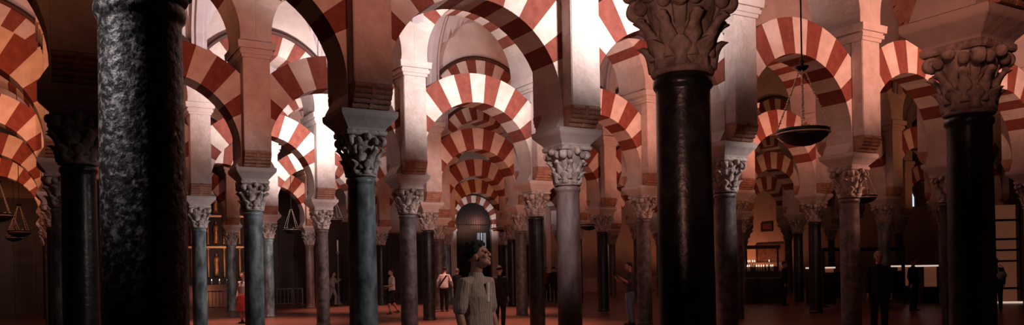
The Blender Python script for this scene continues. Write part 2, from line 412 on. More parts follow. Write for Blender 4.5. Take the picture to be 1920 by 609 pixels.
wall_box('wall_back', A0-.3, A1+.3, B1+.6, B1+.9, 0, 10.6, WALLM)
wall_box('baseboard_back', 4*L, A1, B1+.48, B1+.6, 0, .95, mat('plinth_stone', (.52, .34, .28), .7, .3, col2=(.62, .44, .38), nscale=3))
# ------------------------------------------------------------------ arcades
ORD = ['first', 'second', 'third', 'fourth', 'fifth', 'sixth', 'seventh', 'eighth', 'ninth', 'tenth', 'eleventh', 'twelfth', 'thirteenth', 'fourteenth', 'fifteenth']
ROWN = ['first arcade', 'second arcade back', 'third arcade back', 'fourth arcade back', 'fifth arcade back', 'sixth arcade back']
ROWS = {0: (0, 3), 1: (-1, 7), 2: (-1, 11), 3: (-1, 11), 4: (-1, 11), 5: (-1, 11)}
KIND = {(0, 0): 'speckled', (0, 1): 'dark', (0, 2): 'dark', (1, 0): 'dark', (1, 1): 'grey', (1, 2): 'red', (1, 3): 'brown', (1, 4): 'brown', (1, 5): 'dark', (2, 1): 'grey', (2, 2): 'brown', (2, 3): 'dark', (2, 4): 'brown',
        (3, 1): 'grey', (3, 2): 'brown', (3, 3): 'dark', (3, 4): 'brown', (3, 5): 'dark', (4, 2): 'grey', (4, 4): 'brown', (4, 5): 'dark', (5, 2): 'grey', (5, 3): 'red'}
KNAME = {'grey': 'blue-grey marble', 'dark': 'near-black marble', 'speckled': 'big rough speckled dark', 'red': 'reddish veined marble', 'brown': 'brownish grey marble'}
def pname(i, j):
    first = {0: 0, 1: 0, 2: 0, 3: 0, 4: 0, 5: 0}[i]
    if j < first: return 'beyond the left edge, %s' % ROWN[i]
    if i == 0 and j > 2 or i == 1 and j > 6: return 'beyond the right edge, %s' % ROWN[i]
    return '%s from left, %s' % (ORD[j-first], ROWN[i])
proto = {}
cap_me = shaft_me = imp_me = None
def make_col():
    t = thing('marble_column', 'x', 'column')
    link('shaft', shaft_bm(), SHAFTS['dark'], t, True)
    c = link('capital', capital_bm(), CARVED, t, True); c.location = (0, 0, H)
    link('abacus', abacus_bm(), CARVED, c)
    for k in range(4): b = bmesh.new(); volute(b, PI/4 + k*PI/2, .315, .47, .080, .062); link('volute', b, CARVED, c, True)
    link('impost_block', impost_bm(), PLASTER, t)
    return t
def make_pier():
    t = thing('stone_pier', 'x', 'pier')
    link('pier_shaft', pier_bm(), STONE, t)
    for s in (-1, 1): link('rolled_corbel', corbel_bm(s), CORBEL, t)
    link('cornice', cornice_bm(), PLASTER, t); return t
def make_lower():
    t = thing('horseshoe_arch', 'x', 'arch'); link('arch_ring', lower_arch_bm(), [PLASTER, BRICK, VSTONE], t); return t
def make_upper():
    t = thing('round_arch', 'x', 'arch'); link('arch_ring', upper_arch_bm(), [PLASTER, BRICK, VSTONE], t)
    link('hood_moulding', hood_bm(), SHADEBAND, t); return t
MK = {'col': make_col, 'pier': make_pier, 'low': make_lower, 'up': make_upper}
def put(kind, loc, label, group):
    if kind not in proto:
        o = MK[kind](); proto[kind] = o; o.location = loc; o.rotation_euler = (0, 0, TH); o['label'] = label; o['group'] = group; return o
    return copy_thing(proto[kind], loc, TH, label, group)
random.seed(11)
shafts_by = {}
for i, (j0, j1) in ROWS.items():
    upper_wall(i, j0, j1)
    for j in range(j0, j1+1):
        k = KIND.get((i, j)) or random.choice(['dark', 'brown', 'brown', 'dark', 'grey'])
        c = put('col', G(i, j), '%s column, %s' % (KNAME[k], pname(i, j)), 'columns of the %s' % ROWN[i])
        sh = [q for q in c.children if q.name.startswith('shaft')][0]
        if k not in shafts_by:
            me = sh.data.copy(); me.materials.clear(); me.materials.append(SHAFTS[k]); shafts_by[k] = me
        sh.data = shafts_by[k]; sh.rotation_euler = (0, 0, random.random()*6)
        put('pier', G(i, j), 'square plaster pier on the column %s' % pname(i, j), 'piers of the %s' % ROWN[i])
        if j < j1:
            nm = pname(i, j)
            put('low', G(i, j+.5), 'lower striped arch starting at the column %s' % nm, 'lower arches of the %s' % ROWN[i])
            put('up', G(i, j+.5), 'upper striped arch starting at the pier %s' % nm, 'upper arches of the %s' % ROWN[i])
# ------------------------------------------------------------------ placing by distance from the camera
F = 1522.33
def at(px, Y, z=0.0): return Vector(((px-960)/F*Y, Y, z))
def onwall_right(px):
    """point of the right end wall seen at this image column"""
    k = (px-960)/F; a = A1   # X = X0 + a ct - b st ; Y = Y0 + a st + b ct ; X = k Y
    b = (X0 + a*CT - k*(Y0 + a*ST))/(k*CT + ST); return b, Vector(gx(a, b, 0))
GOLD = mat('gilded_wood', (.75, .42, .20), .35, .5, metal=.7, bump=.5, bscale=20)
WOOD = mat('black_stained_oak', (.022, .013, .011), .5, .3, col2=(.04, .022, .018), nscale=9)
GLASSD = mat('dark_door_glass', (.012, .014, .018), .15, .5)
WAX = mat('wax', (.85, .74, .62), .5, .3)
FLAME = mat('candle_flame', (1, .7, .4), .5, 0, emit=(1, .6, .4), estr=5)
LITWIN = mat('daylit_window_pane', (.6, .75, .85), .3, .3, emit=(.62, .82, .95), estr=.85)
DIMWIN = mat('dim_daylit_pane', (.3, .36, .42), .3, .3, emit=(.55, .65, .72), estr=.25)
PALEP = mat('pale_painted_metal', (.22, .16, .14), .6, .2)
# ---- gate in the end wall
gate_c = Vector(gx(6.5*L+.0, B1+.6, 0))
t = thing('gate_portal', 'pale banded portal arch around a tall dark barred gate in the end wall', 'gate', gate_c, TH)
bm = bmesh.new(); N = 17; prev = None
R_, Ro_, zc_ = 1.27, 1.70, 4.48
for k in range(N*2+1):
    a = math.radians(-14 + 208*k/(N*2)); c, s_ = math.cos(a), math.sin(a)
    v = [bm.verts.new((r*c, y, zc_+r*s_)) for r, y in ((R_, -.22), (Ro_, -.22), (Ro_, 0), (R_, 0))]
    if prev:
        for q in range(4): bm.faces.new((prev[q], v[q], v[(q+1) % 4], prev[(q+1) % 4])).material_index = 1 if ((k-1)//2) % 2 else 2
    prev = v
bmesh.ops.recalc_face_normals(bm, faces=bm.faces); link('arch_ring', bm, [PLASTER, BRICK, VSTONE], t)
for s_ in (-1, 1):
    bm = bmesh.new(); x0, x1 = sorted((s_*1.22, s_*1.66)); box(bm, x0, x1, -.22, 0, 0, 4.1); box(bm, x0-.05, x1+.05, -.27, 0, 4.0, 4.12); link('jamb', bm, PLASTER, t)
bm = bmesh.new()
pts = [(-1.21, 0), (1.21, 0)] + [(1.27*math.cos(math.radians(-14+208*k/24)), 4.48+1.27*math.sin(math.radians(-14+208*k/24))) for k in range(25)]
A = [bm.verts.new((x, -.03, z)) for x, z in pts]; bm.faces.new(A)
r_ = bmesh.ops.extrude_face_region(bm, geom=bm.faces[:]); bmesh.ops.translate(bm, verts=[e for e in r_['geom'] if isinstance(e, bmesh.types.BMVert)], vec=(0, .03, 0))
bmesh.ops.recalc_face_normals(bm, faces=bm.faces); link('door_leaf', bm, GLASSD, t)
bm = bmesh.new()
for k in range(15):
    x = -1.12 + 2.24*k/14; zt = 4.48 + math.sqrt(max(0, 1.24**2 - x*x)); tube(bm, [(x, -.12, 0), (x, -.12, zt)], [.018, .018], 6)
for z in (.3, 1.6, 3.0, 4.4): tube(bm, [(-1.2, -.12, z), (1.2, -.12, z)], [.025, .025], 6)
g = link('iron_grille', bm, IRON, t); g['kind'] = 'stuff'
bm = bmesh.new()
for k in range(3): box(bm, .30+.22*k, .46+.22*k, -.045, -.031, 2.0, 3.9)
link('lit_pane', bm, DIMWIN, t)
# ---- dark oak screens and a carved gilded altarpiece against the end wall
def screen(a0, a1, h, lab):
    c = Vector(gx((a0+a1)/2*L, B1+.30, 0)); w = (a1-a0)*L; t = thing('oak_screen', lab, 'screen', c, TH, 'oak screens on the end wall')
    bm = bmesh.new(); box(bm, -w/2, w/2, 0, .25, 0, h); link('back_panel', bm, WOOD, t)
    bm = bmesh.new(); box(bm, -w/2-.02, w/2+.02, -.12, .25, h, h+.15); box(bm, -w/2-.02, w/2+.02, -.05, .25, h-.2, h); link('cornice', bm, WOOD, t)
    n = max(2, int(w/.8))
    for k in range(n+1):
        x = -w/2 + .06 + (w-.12)*k/n; bm = bmesh.new(); box(bm, x-.05, x+.05, -.07, 0, .0, h-.2); link('stile', bm, WOOD, t)
screen(2.85, 4.35, 4.3, 'tall black oak screen with stiles beside the gilded altarpiece')
screen(4.4, 6.02, 3.7, 'black oak screen between the barred gate and the taller oak screen')
screen(6.98, 7.75, 3.0, 'low black oak screen beyond the barred gate, on its other side from the altarpiece')
screen(-1.6, .9, 5.2, 'long tall dark oak screen behind the speckled column')
c = Vector(gx(1.95*L, B1+.32, 0)); t = thing('altarpiece', 'tall dark altarpiece with gilded columns and figures, candles glowing', 'altarpiece', c, TH)
bm = bmesh.new(); box(bm, -2.9, 2.9, 0, .25, 0, 6.3); box(bm, -2.2, 2.2, 0, .25, 6.3, 7.2, top=(.6, 1)); link('back_panel', bm, WOOD, t)
bm = bmesh.new(); box(bm, -1.6, 1.6, -1.3, -.5, 0, 1.05); box(bm, -1.7, 1.7, -1.4, -.45, 1.05, 1.13); link('altar_table', bm, WOOD, t)
random.seed(3)
for r_i, (z0, hh) in enumerate(((1.5, 1.5), (3.2, 1.4), (4.75, 1.2))):
    bm = bmesh.new(); box(bm, -2.85, 2.85, -.14, 0, z0+hh, z0+hh+.1); link('gilded_shelf', bm, GOLD, t)
    for k in range(8):
        x = -2.75 + 5.5*k/7; bm = bmesh.new()
        lathe(bm, [(.09, z0), (.07, z0+.08), (.05, z0+.15), (.065, z0+hh*.5), (.045, z0+hh-.15), (.08, z0+hh-.05), (.09, z0+hh)], 10, x, -.1); link('gilded_colonnette', bm, GOLD, t, True)
    for k in range(7):
        x = -2.36 + 4.72*k/6; bm = bmesh.new()
        lathe(bm, [(.15, z0+.05), (.12, z0+.3), (.10, z0+hh*.5), (.13, z0+hh*.66), (.05, z0+hh*.72)], 10, x, -.12); ball(bm, (x, -.14, z0+hh*.78), (.06, .06, .08), 8, 6)
        tube(bm, [(x-.1, -.14, z0+hh*.6), (x-.13, -.22, z0+hh*.45), (x, -.27, z0+hh*.5)], [.04, .03, .025], 6); link('gilded_figure', bm, GOLD, t, True)
def candle(loc, h, lab, group):
    if 'candle' not in proto:
        o = thing('candle', lab, 'candle', loc, 0, group); bm = bmesh.new(); lathe(bm, [(.028, 0), (.028, .2), (.015, .205)], 10); s = link('wax_stick', bm, WAX, o, True)
        bm = bmesh.new(); lathe(bm, [(.004, .2), (.012, .215), (.015, .235), (.008, .265), (.002, .285)], 8); link('flame', bm, FLAME, o, True); proto['candle'] = o; return o
    return copy_thing(proto['candle'], loc, 0, lab, group)
for k in range(9):
    x = -1.5 + 3.0*k/8; candle(c + Vector((x*CT + 1.0*ST, x*ST - 1.0*CT, 1.133)), .2, 'lit white candle on the altar table before the gilded altarpiece', 'candles on the altarpiece table')
for px_, z_ in ((357, 2.55), (401, 2.95), (412, 2.7)):
    pass
lp = c + Vector((2.2*ST, -2.2*CT, .6)); lamp(0, 0, 0, 90, ORG, .2, aim=(c.x, c.y, 3.6), size=110).location = lp  # unseen spot added to brighten the altarpiece
# ---- pale pilasters on the end wall
for j, lab in ((8.05, 'pale flat pilaster on the end wall beyond the red column, one side'), (8.35, 'pale flat pilaster on the end wall, second beside the red column'), (9.4, 'broad pale pilaster on the end wall between the red column and the speaking visitor')):
    lab = lab.replace('speaking visitor', 'phone-holding visitor')
    w = .35 if j < 9 else .9
    t = thing('wall_pilaster', lab, 'pilaster', Vector(gx(j*L, B1+.6, 0)), TH, 'pilasters on the end wall')
    bm = bmesh.new(); box(bm, -w/2-.08, w/2+.08, -.26, 0, 0, 1.05); box(bm, -w/2-.12, w/2+.12, -.30, 0, .95, 1.05); link('plinth', bm, PLASTER, t)
    bm = bmesh.new(); box(bm, -w/2, w/2, -.18, 0, 1.05, 6.0); link('pilaster_shaft', bm, PLASTER, t)
    bm = bmesh.new(); box(bm, -w/2-.06, w/2+.06, -.26, 0, 6.0, 6.2); link('pilaster_cap', bm, PLASTER, t)
# ---- pointed windows high in the right end wall
def window(n, px, ylo, yhi, w, m=LITWIN):
    b, p = onwall_right(px); hz = 506.5 - .02*(px-960); k = p.y/F; z0, z1 = 1.556+(hz-ylo)*k, 1.556+(hz-yhi)*k
    pts = [(-w/2, z0), (w/2, z0), (w/2, z1-w*.75), (w*.32, z1-w*.3), (0, z1), (-w*.32, z1-w*.3), (-w/2, z1-w*.75)]
    o = bpy.data.objects.new('window_%d' % n, None); COL.objects.link(o); struct(o); o.location = p; o.rotation_euler = (0, 0, TH-PI/2)
    bm = bmesh.new(); f = bm.faces.new([bm.verts.new((x, -.02, z)) for x, z in pts]); link('window_pane', bm, m, o)['kind'] = 'structure'
    bm = bmesh.new(); cxz = ((z0+z1)/2)
    I = [bm.verts.new((x, -.14, z)) for x, z in pts]; I2 = [bm.verts.new((x, 0, z)) for x, z in pts]
    O = [bm.verts.new((x*1.25, -.14, cxz+(z-cxz)*1.12)) for x, z in pts]; O2 = [bm.verts.new((x*1.25, 0, cxz+(z-cxz)*1.12)) for x, z in pts]
    for q in range(7):
        r = (q+1) % 7; bm.faces.new((I[q], I[r], O[r], O[q])); bm.faces.new((O[q], O[r], O2[r], O2[q])); bm.faces.new((I2[q], I2[r], I[r], I[q]))
    link('window_frame', bm, PLASTER, o)['kind'] = 'structure'
window(1, 1706, 388, 350, .85); window(2, 1706, 322, 292, .85); window(3, 1876, 386, 330, .9)
# ---- tall dark pointed door in the end wall behind the oak screen
dj = 3.27*L; o = bpy.data.objects.new('door_1', None); COL.objects.link(o); struct(o); o.location = Vector(gx(dj, B1+.6, 0)); o.rotation_euler = (0, 0, TH)
pts = [(-.85, 0), (.85, 0), (.85, 5.1), (.6, 5.9), (.3, 6.35), (0, 6.6), (-.3, 6.35), (-.6, 5.9), (-.85, 5.1)]
def slab(pts, y0, y1, sc=1):
    bm = bmesh.new(); A = [bm.verts.new((x*sc, y0, z)) for x, z in pts]; B = [bm.verts.new((x*sc, y1, z)) for x, z in pts]; n = len(pts)
    for q in range(n): bm.faces.new((A[q], A[(q+1) % n], B[(q+1) % n], B[q]))
    bm.faces.new(A[::-1]); bm.faces.new(B); bmesh.ops.recalc_face_normals(bm, faces=bm.faces); return bm
for s_ in (-1, 1):
    hp = [(x, z) for x, z in pts if x*s_ >= 0]; hp = ([(0, 0)] + hp) if s_ > 0 else [(0, 0)] + hp[1:] + [hp[0]]
    link('door_leaf', slab([(x + (-.01*s_ if x else .01*s_), z) for x, z in hp], -.12, -.02), WOOD, o)['kind'] = 'structure'
bm = bmesh.new(); prev = None
for x, z in [(.85, 0), (.85, 5.1), (.6, 5.9), (.3, 6.35), (0, 6.6), (-.3, 6.35), (-.6, 5.9), (-.85, 5.1), (-.85, 0)]:
    zz = z*1.03 if z else 0; v = [bm.verts.new(p) for p in ((x, -.2, z), (x*1.18, -.2, zz), (x*1.18, 0, zz), (x, 0, z))]
    if prev:
        for q in range(4): bm.faces.new((prev[q], v[q], v[(q+1) % 4], prev[(q+1) % 4]))
    prev = v
bmesh.ops.recalc_face_normals(bm, faces=bm.faces); link('door_frame', bm, WOOD, o)['kind'] = 'structure'
# ---- painting and dark board on the right end wall
def wall_thing(px, y0, y1, w, name, lab, cat, build):
    b, p = onwall_right(px); hz = 506.5 - .02*(px-960); k = p.y/F
    t = thing(name, lab, cat, (p.x, p.y, 1.556+(hz-y0)*k), TH-PI/2); build(t, w, (y0-y1)*k); return t
def b_paint(t, w, h):
    bm = bmesh.new()
    for x0, x1, z0, z1 in ((-w/2, -w/2+.1, 0, h), (w/2-.1, w/2, 0, h), (-w/2+.1, w/2-.1, 0, .1), (-w/2+.1, w/2-.1, h-.1, h)): box(bm, x0, x1, -.07, 0, z0, z1)
    link('picture_frame', bm, WOOD, t)
    bm = bmesh.new(); box(bm, -w/2+.1, w/2-.1, -.03, 0, .1, h-.1); link('canvas', bm, mat('dark_old_painting', (.05, .02, .015), .5, .3, col2=(.16, .06, .04), nscale=5), t)
wall_thing(1440, 434, 417, 1.0, 'painting', 'small dark framed painting on the orange-lit wall', 'painting', b_paint)
wall_thing(1447, 492, 455, 2.6, 'notice_board', 'wide black panel on the orange-lit wall under the painting', 'panel', b_paint)
# ---- railings, candle table, lit display cases
def barrier(px, Y, w, rz, lab):
    t = thing('barrier', lab, 'barrier', at(px, Y), rz, 'low barriers by the end wall'); h = .85
    bm = bmesh.new(); tube(bm, [(-w/2, 0, h), (w/2, 0, h)], [.03, .03], 8); link('top_rail', bm, PALEP, t, True)
    bm = bmesh.new(); tube(bm, [(-w/2, 0, .1), (w/2, 0, .1)], [.025, .025], 8); link('bottom_rail', bm, PALEP, t, True)
    for x in (-w/2, w/2): bm = bmesh.new(); tube(bm, [(x, 0, .03), (x, 0, h)], [.03, .03], 8); box(bm, x-.05, x+.05, -.2, .2, 0, .03); link('post', bm, PALEP, t)
    n = int(w/.16)
    for k in range(1, n): x = -w/2+w*k/n; bm = bmesh.new(); tube(bm, [(x, 0, .1), (x, 0, h)], [.014, .014], 6, cap=False); link('baluster', bm, PALEP, t)
barrier(407, 38, 1.15, 0, 'short pale barrier beyond the slim blue-grey column')
barrier(529, 41, .95, 0, 'pale baluster barrier before the tall oak screen, first section')
barrier(558, 41, .45, 0, 'narrow pale baluster barrier before the tall oak screen, second section')
p = at(1428, 34)
t = thing('candle_table', 'dark votive candle stand with tall back frame before the painting', 'candle stand', p, .1)
bm = bmesh.new(); box(bm, -.85, .85, -.35, .35, 0, 1.0); link('base_cabinet', bm, WOOD, t)
bm = bmesh.new(); box(bm, -.9, .9, -.4, .4, 1.0, 1.05); link('tray', bm, PALEP, t)
bm = bmesh.new(); box(bm, -.8, .8, -.05, .3, 1.05, 1.30); link('middle_step', bm, WOOD, t)
bm = bmesh.new(); box(bm, -.8, .8, .12, .3, 1.30, 1.5); link('upper_step', bm, WOOD, t)
for s_ in (-1, 1): bm = bmesh.new(); box(bm, s_*.86-.03, s_*.86+.03, .30, .36, 0, 2.25); link('post', bm, WOOD, t)
bm = bmesh.new(); box(bm, -.95, .95, .28, .38, 2.25, 2.40); link('top_beam', bm, WOOD, t)
for r_i, (y_, z_, xs) in enumerate(((.2, 1.5, (-.75, -.65, -.5, -.42, -.3, -.22, .42)), (.03, 1.30, (-.6, -.52, -.2, -.1, 0, .1, .25, .42, .5)))):
    for x in xs: candle(p + Vector((x*math.cos(.1)-y_*math.sin(.1), x*math.sin(.1)+y_*math.cos(.1), z_+.003)), .2, 'lit candle on the %s step of the votive stand before the painting' % ('upper' if r_i == 0 else 'middle'), 'candles on the %s step' % ('upper' if r_i == 0 else 'middle'))
LITP = mat('backlit_display_panel', (.28, .11, .06), .5, .2, emit=(1, .34, .18), estr=.06)
LITB = mat('light_strip', (1, .85, .75), .5, .2, emit=(1, .74, .62), estr=.5)
def case(px, Y, w, lab, levels, strip=True):
    t = thing('display_case', lab, 'display case', at(px, Y), 0, 'lit display cases')
    bm = bmesh.new(); box(bm, -w/2, w/2, -.3, .3, 0, .62); link('base_cabinet', bm, WOOD, t)
    bm = bmesh.new(); box(bm, -w/2+.04, w/2-.04, -.25, .25, .62, 1.38); link('lit_panel', bm, LITP, t)
    bm = bmesh.new(); box(bm, -w/2, w/2, -.31, .3, 1.38, 1.44); link('light_strip', bm, LITB, t)
    for s_ in (-1, 1): bm = bmesh.new(); x0, x1 = sorted((s_*w/2, s_*(w/2-.05))); box(bm, x0, x1, -.3, .3, .62, 1.38); link('side_post', bm, WOOD, t)
    return t
case(1538, 32, .95, 'small lit display case with white top edge beside the orange wall', 1)
case(1690, 33, .7, 'small glowing display case beyond the grey-haired visitor', 1)
case(1737, 31, .6, 'small glowing display case beside the heavy dark column at the right', 1)
t = thing('tall_showcase', 'tall glowing showcase with dark shelves behind the visitor with blue bag', 'display case', at(1878, 30), -.2)
bm = bmesh.new(); box(bm, -.5, .5, 0, .1, 0, 3.6); link('lit_back_panel', bm, LITP, t)
for z in (.5, 1.5, 1.9, 2.3, 3.0): bm = bmesh.new(); box(bm, -.5, .5, -.3, 0, z, z+.07); link('shelf', bm, WOOD, t)
for s_ in (-1, 1): bm = bmesh.new(); x0, x1 = sorted((s_*.5, s_*.56)); box(bm, x0, x1, -.3, .1, 0, 3.7); link('side_post', bm, WOOD, t)
bm = bmesh.new(); box(bm, -.5, .5, -.5, -.42, 0, .06); link('light_strip', bm, LITB, t)
# dark timber frame standing between the arcades at the right
t = thing('timber_partition', 'long dark timber partition rail standing past the votive stand', 'partition', at(1620, 30), .35)
bm = bmesh.new(); box(bm, -1.9, 1.9, -.05, .05, 2.0, 2.14); link('top_rail', bm, WOOD, t)
for x in (-1.87, -.6, .65, 1.87): bm = bmesh.new(); box(bm, x-.04, x+.04, -.05, .05, 0, 2.0); box(bm, x-.06, x+.06, -.25, .25, 0, .05); link('post', bm, WOOD, t)
for x0, x1 in ((-1.83, -.64), (.69, 1.83)): bm = bmesh.new(); box(bm, x0, x1, -.02, .02, .3, 1.25); link('lower_panel', bm, WOOD, t)
# tall floor candlestick
t = thing('floor_candlestick', 'tall slim pale floor candlestick beyond the blue-grey column', 'candlestick', at(634, 41))
bm = bmesh.new(); lathe(bm, [(.2, 0), (.2, .04), (.1, .1), (.05, .25), (.09, .4), (.04, .5), (.035, 1.2), (.06, 1.3), (.035, 1.4), (.03, 2.5), (.09, 2.62), (.12, 2.66)], 14); link('stem', bm, PALEP, t, True)
bm = bmesh.new(); lathe(bm, [(.04, 2.66), (.04, 3.25), (.01, 3.26)], 10); link('wax_stick', bm, WAX, t, True)
# ------------------------------------------------------------------ hanging lamps
def lamp_thing(px, ypx, Y, R, lab, ztop=9.6, first=False):
    hz = 506.5 - .02*(px-960); z = 1.556 + (hz-ypx)*Y/F
    if 'hl' in proto and not first:
        o = copy_thing(proto['hl'], at(px, Y, z), random.random(), lab); o.scale = (R/.375,)*3; return o
    t = thing('hanging_lamp', lab, 'hanging lamp', at(px, Y, z), .4, 'hanging ring lamps')
    bm = bmesh.new(); lathe(bm, [(.02, -.17), (.12, -.155), (.24, -.11), (.33, -.04), (.352, .0)], 40); link('dish', bm, IRON, t, True)
    bm = bmesh.new(); 
    prev = None
    for r, zz in ((.352, 0), (.375, .004), (.378, .02), (.362, .024), (.352, .02)):
        v = [bm.verts.new((r*math.cos(2*PI*k/48), r*math.sin(2*PI*k/48), zz)) for k in range(48)]
        if prev:
            for k in range(48): bm.faces.new((prev[k], prev[(k+1) % 48], v[(k+1) % 48], v[k]))
        prev = v
    link('bright_rim', bm, BRASS, t, True)
    bm = bmesh.new(); prev = None
    for r, zz in ((.352, .02), (.368, .024), (.368, .07), (.35, .07), (.35, .02)):
        v = [bm.verts.new((r*math.cos(2*PI*k/48), r*math.sin(2*PI*k/48), zz)) for k in range(48)]
        if prev:
            for k in range(48): bm.faces.new((prev[k], prev[(k+1) % 48], v[(k+1) % 48], v[k]))
        prev = v
    link('rim_band', bm, IRON, t, True)
    ht = 1.0
    for q in range(4):
        a = PI/4 + q*PI/2; bm = bmesh.new(); n = 26; p0 = Vector((.36*math.cos(a), .36*math.sin(a), .07)); p1 = Vector((.03*math.cos(a), .03*math.sin(a), ht-.06))
        d = (p1-p0)/n
        for k in range(n):
            m = p0 + d*(k+.5); bz = .012 if k % 3 else .019
            ball(bm, m, (bz, bz, d.length*.52), 6, 5, rot=d.to_track_quat('Z', 'Y').to_matrix().to_4x4())
        link('chain', bm, BRASS, t, True)
    bm = bmesh.new(); lathe(bm, [(.01, ht-.09), (.05, ht-.08), (.09, ht-.04), (.10, ht-.02), (.03, ht), (.025, ht+.03), (.04, ht+.05), (.012, ht+.09)], 16); link('chain_hub', bm, IRON, t, True)
    bm = bmesh.new(); lathe(bm, [(.012, ht+.05), (.012, 6.9)], 8); link('suspension_rod', bm, IRON, t)
    for q in range(6):
        a = q*PI/3; bm = bmesh.new(); lathe(bm, [(.02, .0), (.03, .02), (.034, .09), (.028, .1)], 10, .27*math.cos(a), .27*math.sin(a)); link('glass_cup', bm, WAX, t, True)
    proto['hl'] = t; return t
lamp_thing(1511, 252, 11.7, .375, 'large dark ring lamp on beaded chains before the striped arch')
lamp_thing(1022, 343, 25, .36, 'ring lamp half hidden behind the red column')
lamp_thing(789, 384, 32, .36, 'small ring lamp just beside the brown column capital at centre')
lamp_thing(38, 436, 27, .36, 'small low ring lamp before the dark wall, second from the left edge')
lamp_thing(0, 405, 24, .40, 'ring lamp cut by the left edge')
lamp_thing(630, 412, 34, .34, 'ring lamp just beside the thick blue-grey column')
lamp_thing(548, 431, 34, .36, 'ring lamp hanging before the tall oak screen')
lamp_thing(1622, 371, 24, .38, 'ring lamp beside the brown column under the pier')
lamp_thing(1106, 424, 31, .36, 'ring lamp just beyond the red column')
lamp_thing(938, 430, 38, .36, 'small ring lamp over the man beside the barred gate')
lamp_thing(28, 446, 34, .34, 'faint small ring lamp under the low ring lamp at the left')
# ------------------------------------------------------------------ people
SKIN = mat('skin', (.42, .19, .13), .5, .4); HAIR = mat('dark_hair', (.014, .009, .008), .6, .3, bump=.8, bscale=60); GREYH = mat('grey_hair', (.30, .24, .22), .7, .3, bump=.8, bscale=60)
SHOE = mat('dark_shoe', (.03, .02, .02), .5, .3); EYE = mat('dark_eye', (.02, .015, .012), .2, .5)
def cloth(name, c): return mat('cloth_'+name, c, .9, .1, bump=.4, bscale=18, col2=tuple(min(1, x*1.4) for x in c), nscale=5)
def stripe_mat():
    m = bpy.data.materials.new('striped_henley_cloth'); m.use_nodes = True; nt = m.node_tree; b = nt.nodes['Principled BSDF']; b.inputs['Roughness'].default_value = .9
    tc = nt.nodes.new('ShaderNodeTexCoord'); w = nt.nodes.new('ShaderNodeTexWave'); w.bands_direction = 'X'; w.inputs['Scale'].default_value = 22; w.inputs['Distortion'].default_value = .3; w.inputs['Detail Scale'].default_value = 2
    mp = nt.nodes.new('ShaderNodeMapping'); mp.inputs['Scale'].default_value = (1, 1, .02); mp.inputs['Rotation'].default_value = (0, 0, math.radians(52)); nt.links.new(tc.outputs['Object'], mp.inputs[0]); nt.links.new(mp.outputs[0], w.inputs[0])
    r = nt.nodes.new('ShaderNodeValToRGB'); r.color_ramp.elements[0].color = (.20, .13, .10, 1); r.color_ramp.elements[1].color = (.50, .38, .31, 1); r.color_ramp.elements[0].position = .25; r.color_ramp.elements[1].position = .6
    nt.links.new(w.outputs[0], r.inputs[0]); nt.links.new(r.outputs[0], b.inputs['Base Color'])
    n = nt.nodes.new('ShaderNodeTexNoise'); n.inputs['Scale'].default_value = 8; n.inputs['Detail'].default_value = 2; n.inputs['Distortion'].default_value = .6; bp = nt.nodes.new('ShaderNodeBump'); bp.inputs['Strength'].default_value = .45; bp.inputs['Distance'].default_value = .04
    nt.links.new(n.outputs[0], bp.inputs['Height']); nt.links.new(bp.outputs[0], b.inputs['Normal']); return m
def fuse(name, bm, m, parent, voxel, smooth=3):
    """one continuous surface out of overlapping pieces"""
    me = bpy.data.meshes.new(name); bmesh.ops.recalc_face_normals(bm, faces=bm.faces); bm.to_mesh(me); bm.free()
    o = bpy.data.objects.new(name, me); COL.objects.link(o)
    md = o.modifiers.new('r', 'REMESH'); md.mode = 'VOXEL'; md.voxel_size = voxel
    ms = o.modifiers.new('s', 'SMOOTH'); ms.iterations = smooth; ms.factor = .5
    dg = bpy.context.evaluated_depsgraph_get(); me2 = bpy.data.meshes.new_from_object(o.evaluated_get(dg)); o.modifiers.clear(); o.data = me2; me2.name = name
    me2.materials.clear(); me2.materials.append(m)
    for p in me2.polygons: p.use_smooth = True
    if parent: o.parent = parent
    return o
def head_shapes(bm, M):
    def B(c, r, rot=None): ball(bm, M @ Vector(c), r, 20, 14, rot=(M.to_3x3().to_4x4() @ (rot or Matrix.Identity(4))))
    B((0, .012, .03), (.077, .098, .090)); B((0, -.022, -.03), (.060, .070, .085)); B((0, -.068, -.088), (.026, .024, .022)); B((0, -.04, -.07), (.05, .05, .035))
    tube(bm, [M @ Vector(p) for p in ((0, -.088, .022), (0, -.100, -.004), (0, -.107, -.022))], [.009, .012, .015], 8)
    for s in (-1, 1):
        B((s*.013, -.100, -.024), (.010, .012, .009)); B((s*.078, .008, -.008), (.010, .020, .031)); B((s*.040, -.068, -.022), (.022, .020, .018)); tube(bm, [M @ Vector(p) for p in ((s*.012, -.088, .030), (s*.048, -.074, .028))], [.011, .010], 8)
    B((0, -.090, -.050), (.024, .012, .007)); B((0, -.087, -.062), (.022, .012, .008))
def hand(bm, w, d, side, s, curl=.5):
    """palm and five fingers; w wrist point, d direction along the hand, side the thumb's side"""
    d = d.normalized(); side = (side - d*side.dot(d)).normalized(); nrm = d.cross(side)
    tube(bm, [w, w+d*.03*s, w+d*.085*s], [(.026*s, .018*s), (.036*s, .017*s), (.041*s, .014*s)], 10, side=side)
    for k, (off, ln) in enumerate(((.030, .072), (.010, .080), (-.010, .075), (-.030, .060))):
        a = w + d*.082*s + side*off*s; p = a; pts = [a]
        for q in range(3):
            an = curl*(q+.4)*.6; p = p + (d*math.cos(an) + nrm*math.sin(an))*ln*s/3; pts.append(p)
        tube(bm, pts, [.0095*s, .009*s, .008*s, .007*s], 7)
    a = w + d*.025*s + side*.028*s; tube(bm, [a, a+(side*.6+d*.6)*.035*s, a+(side*.55+d*1.2)*.055*s], [.013*s, .011*s, .008*s], 7)
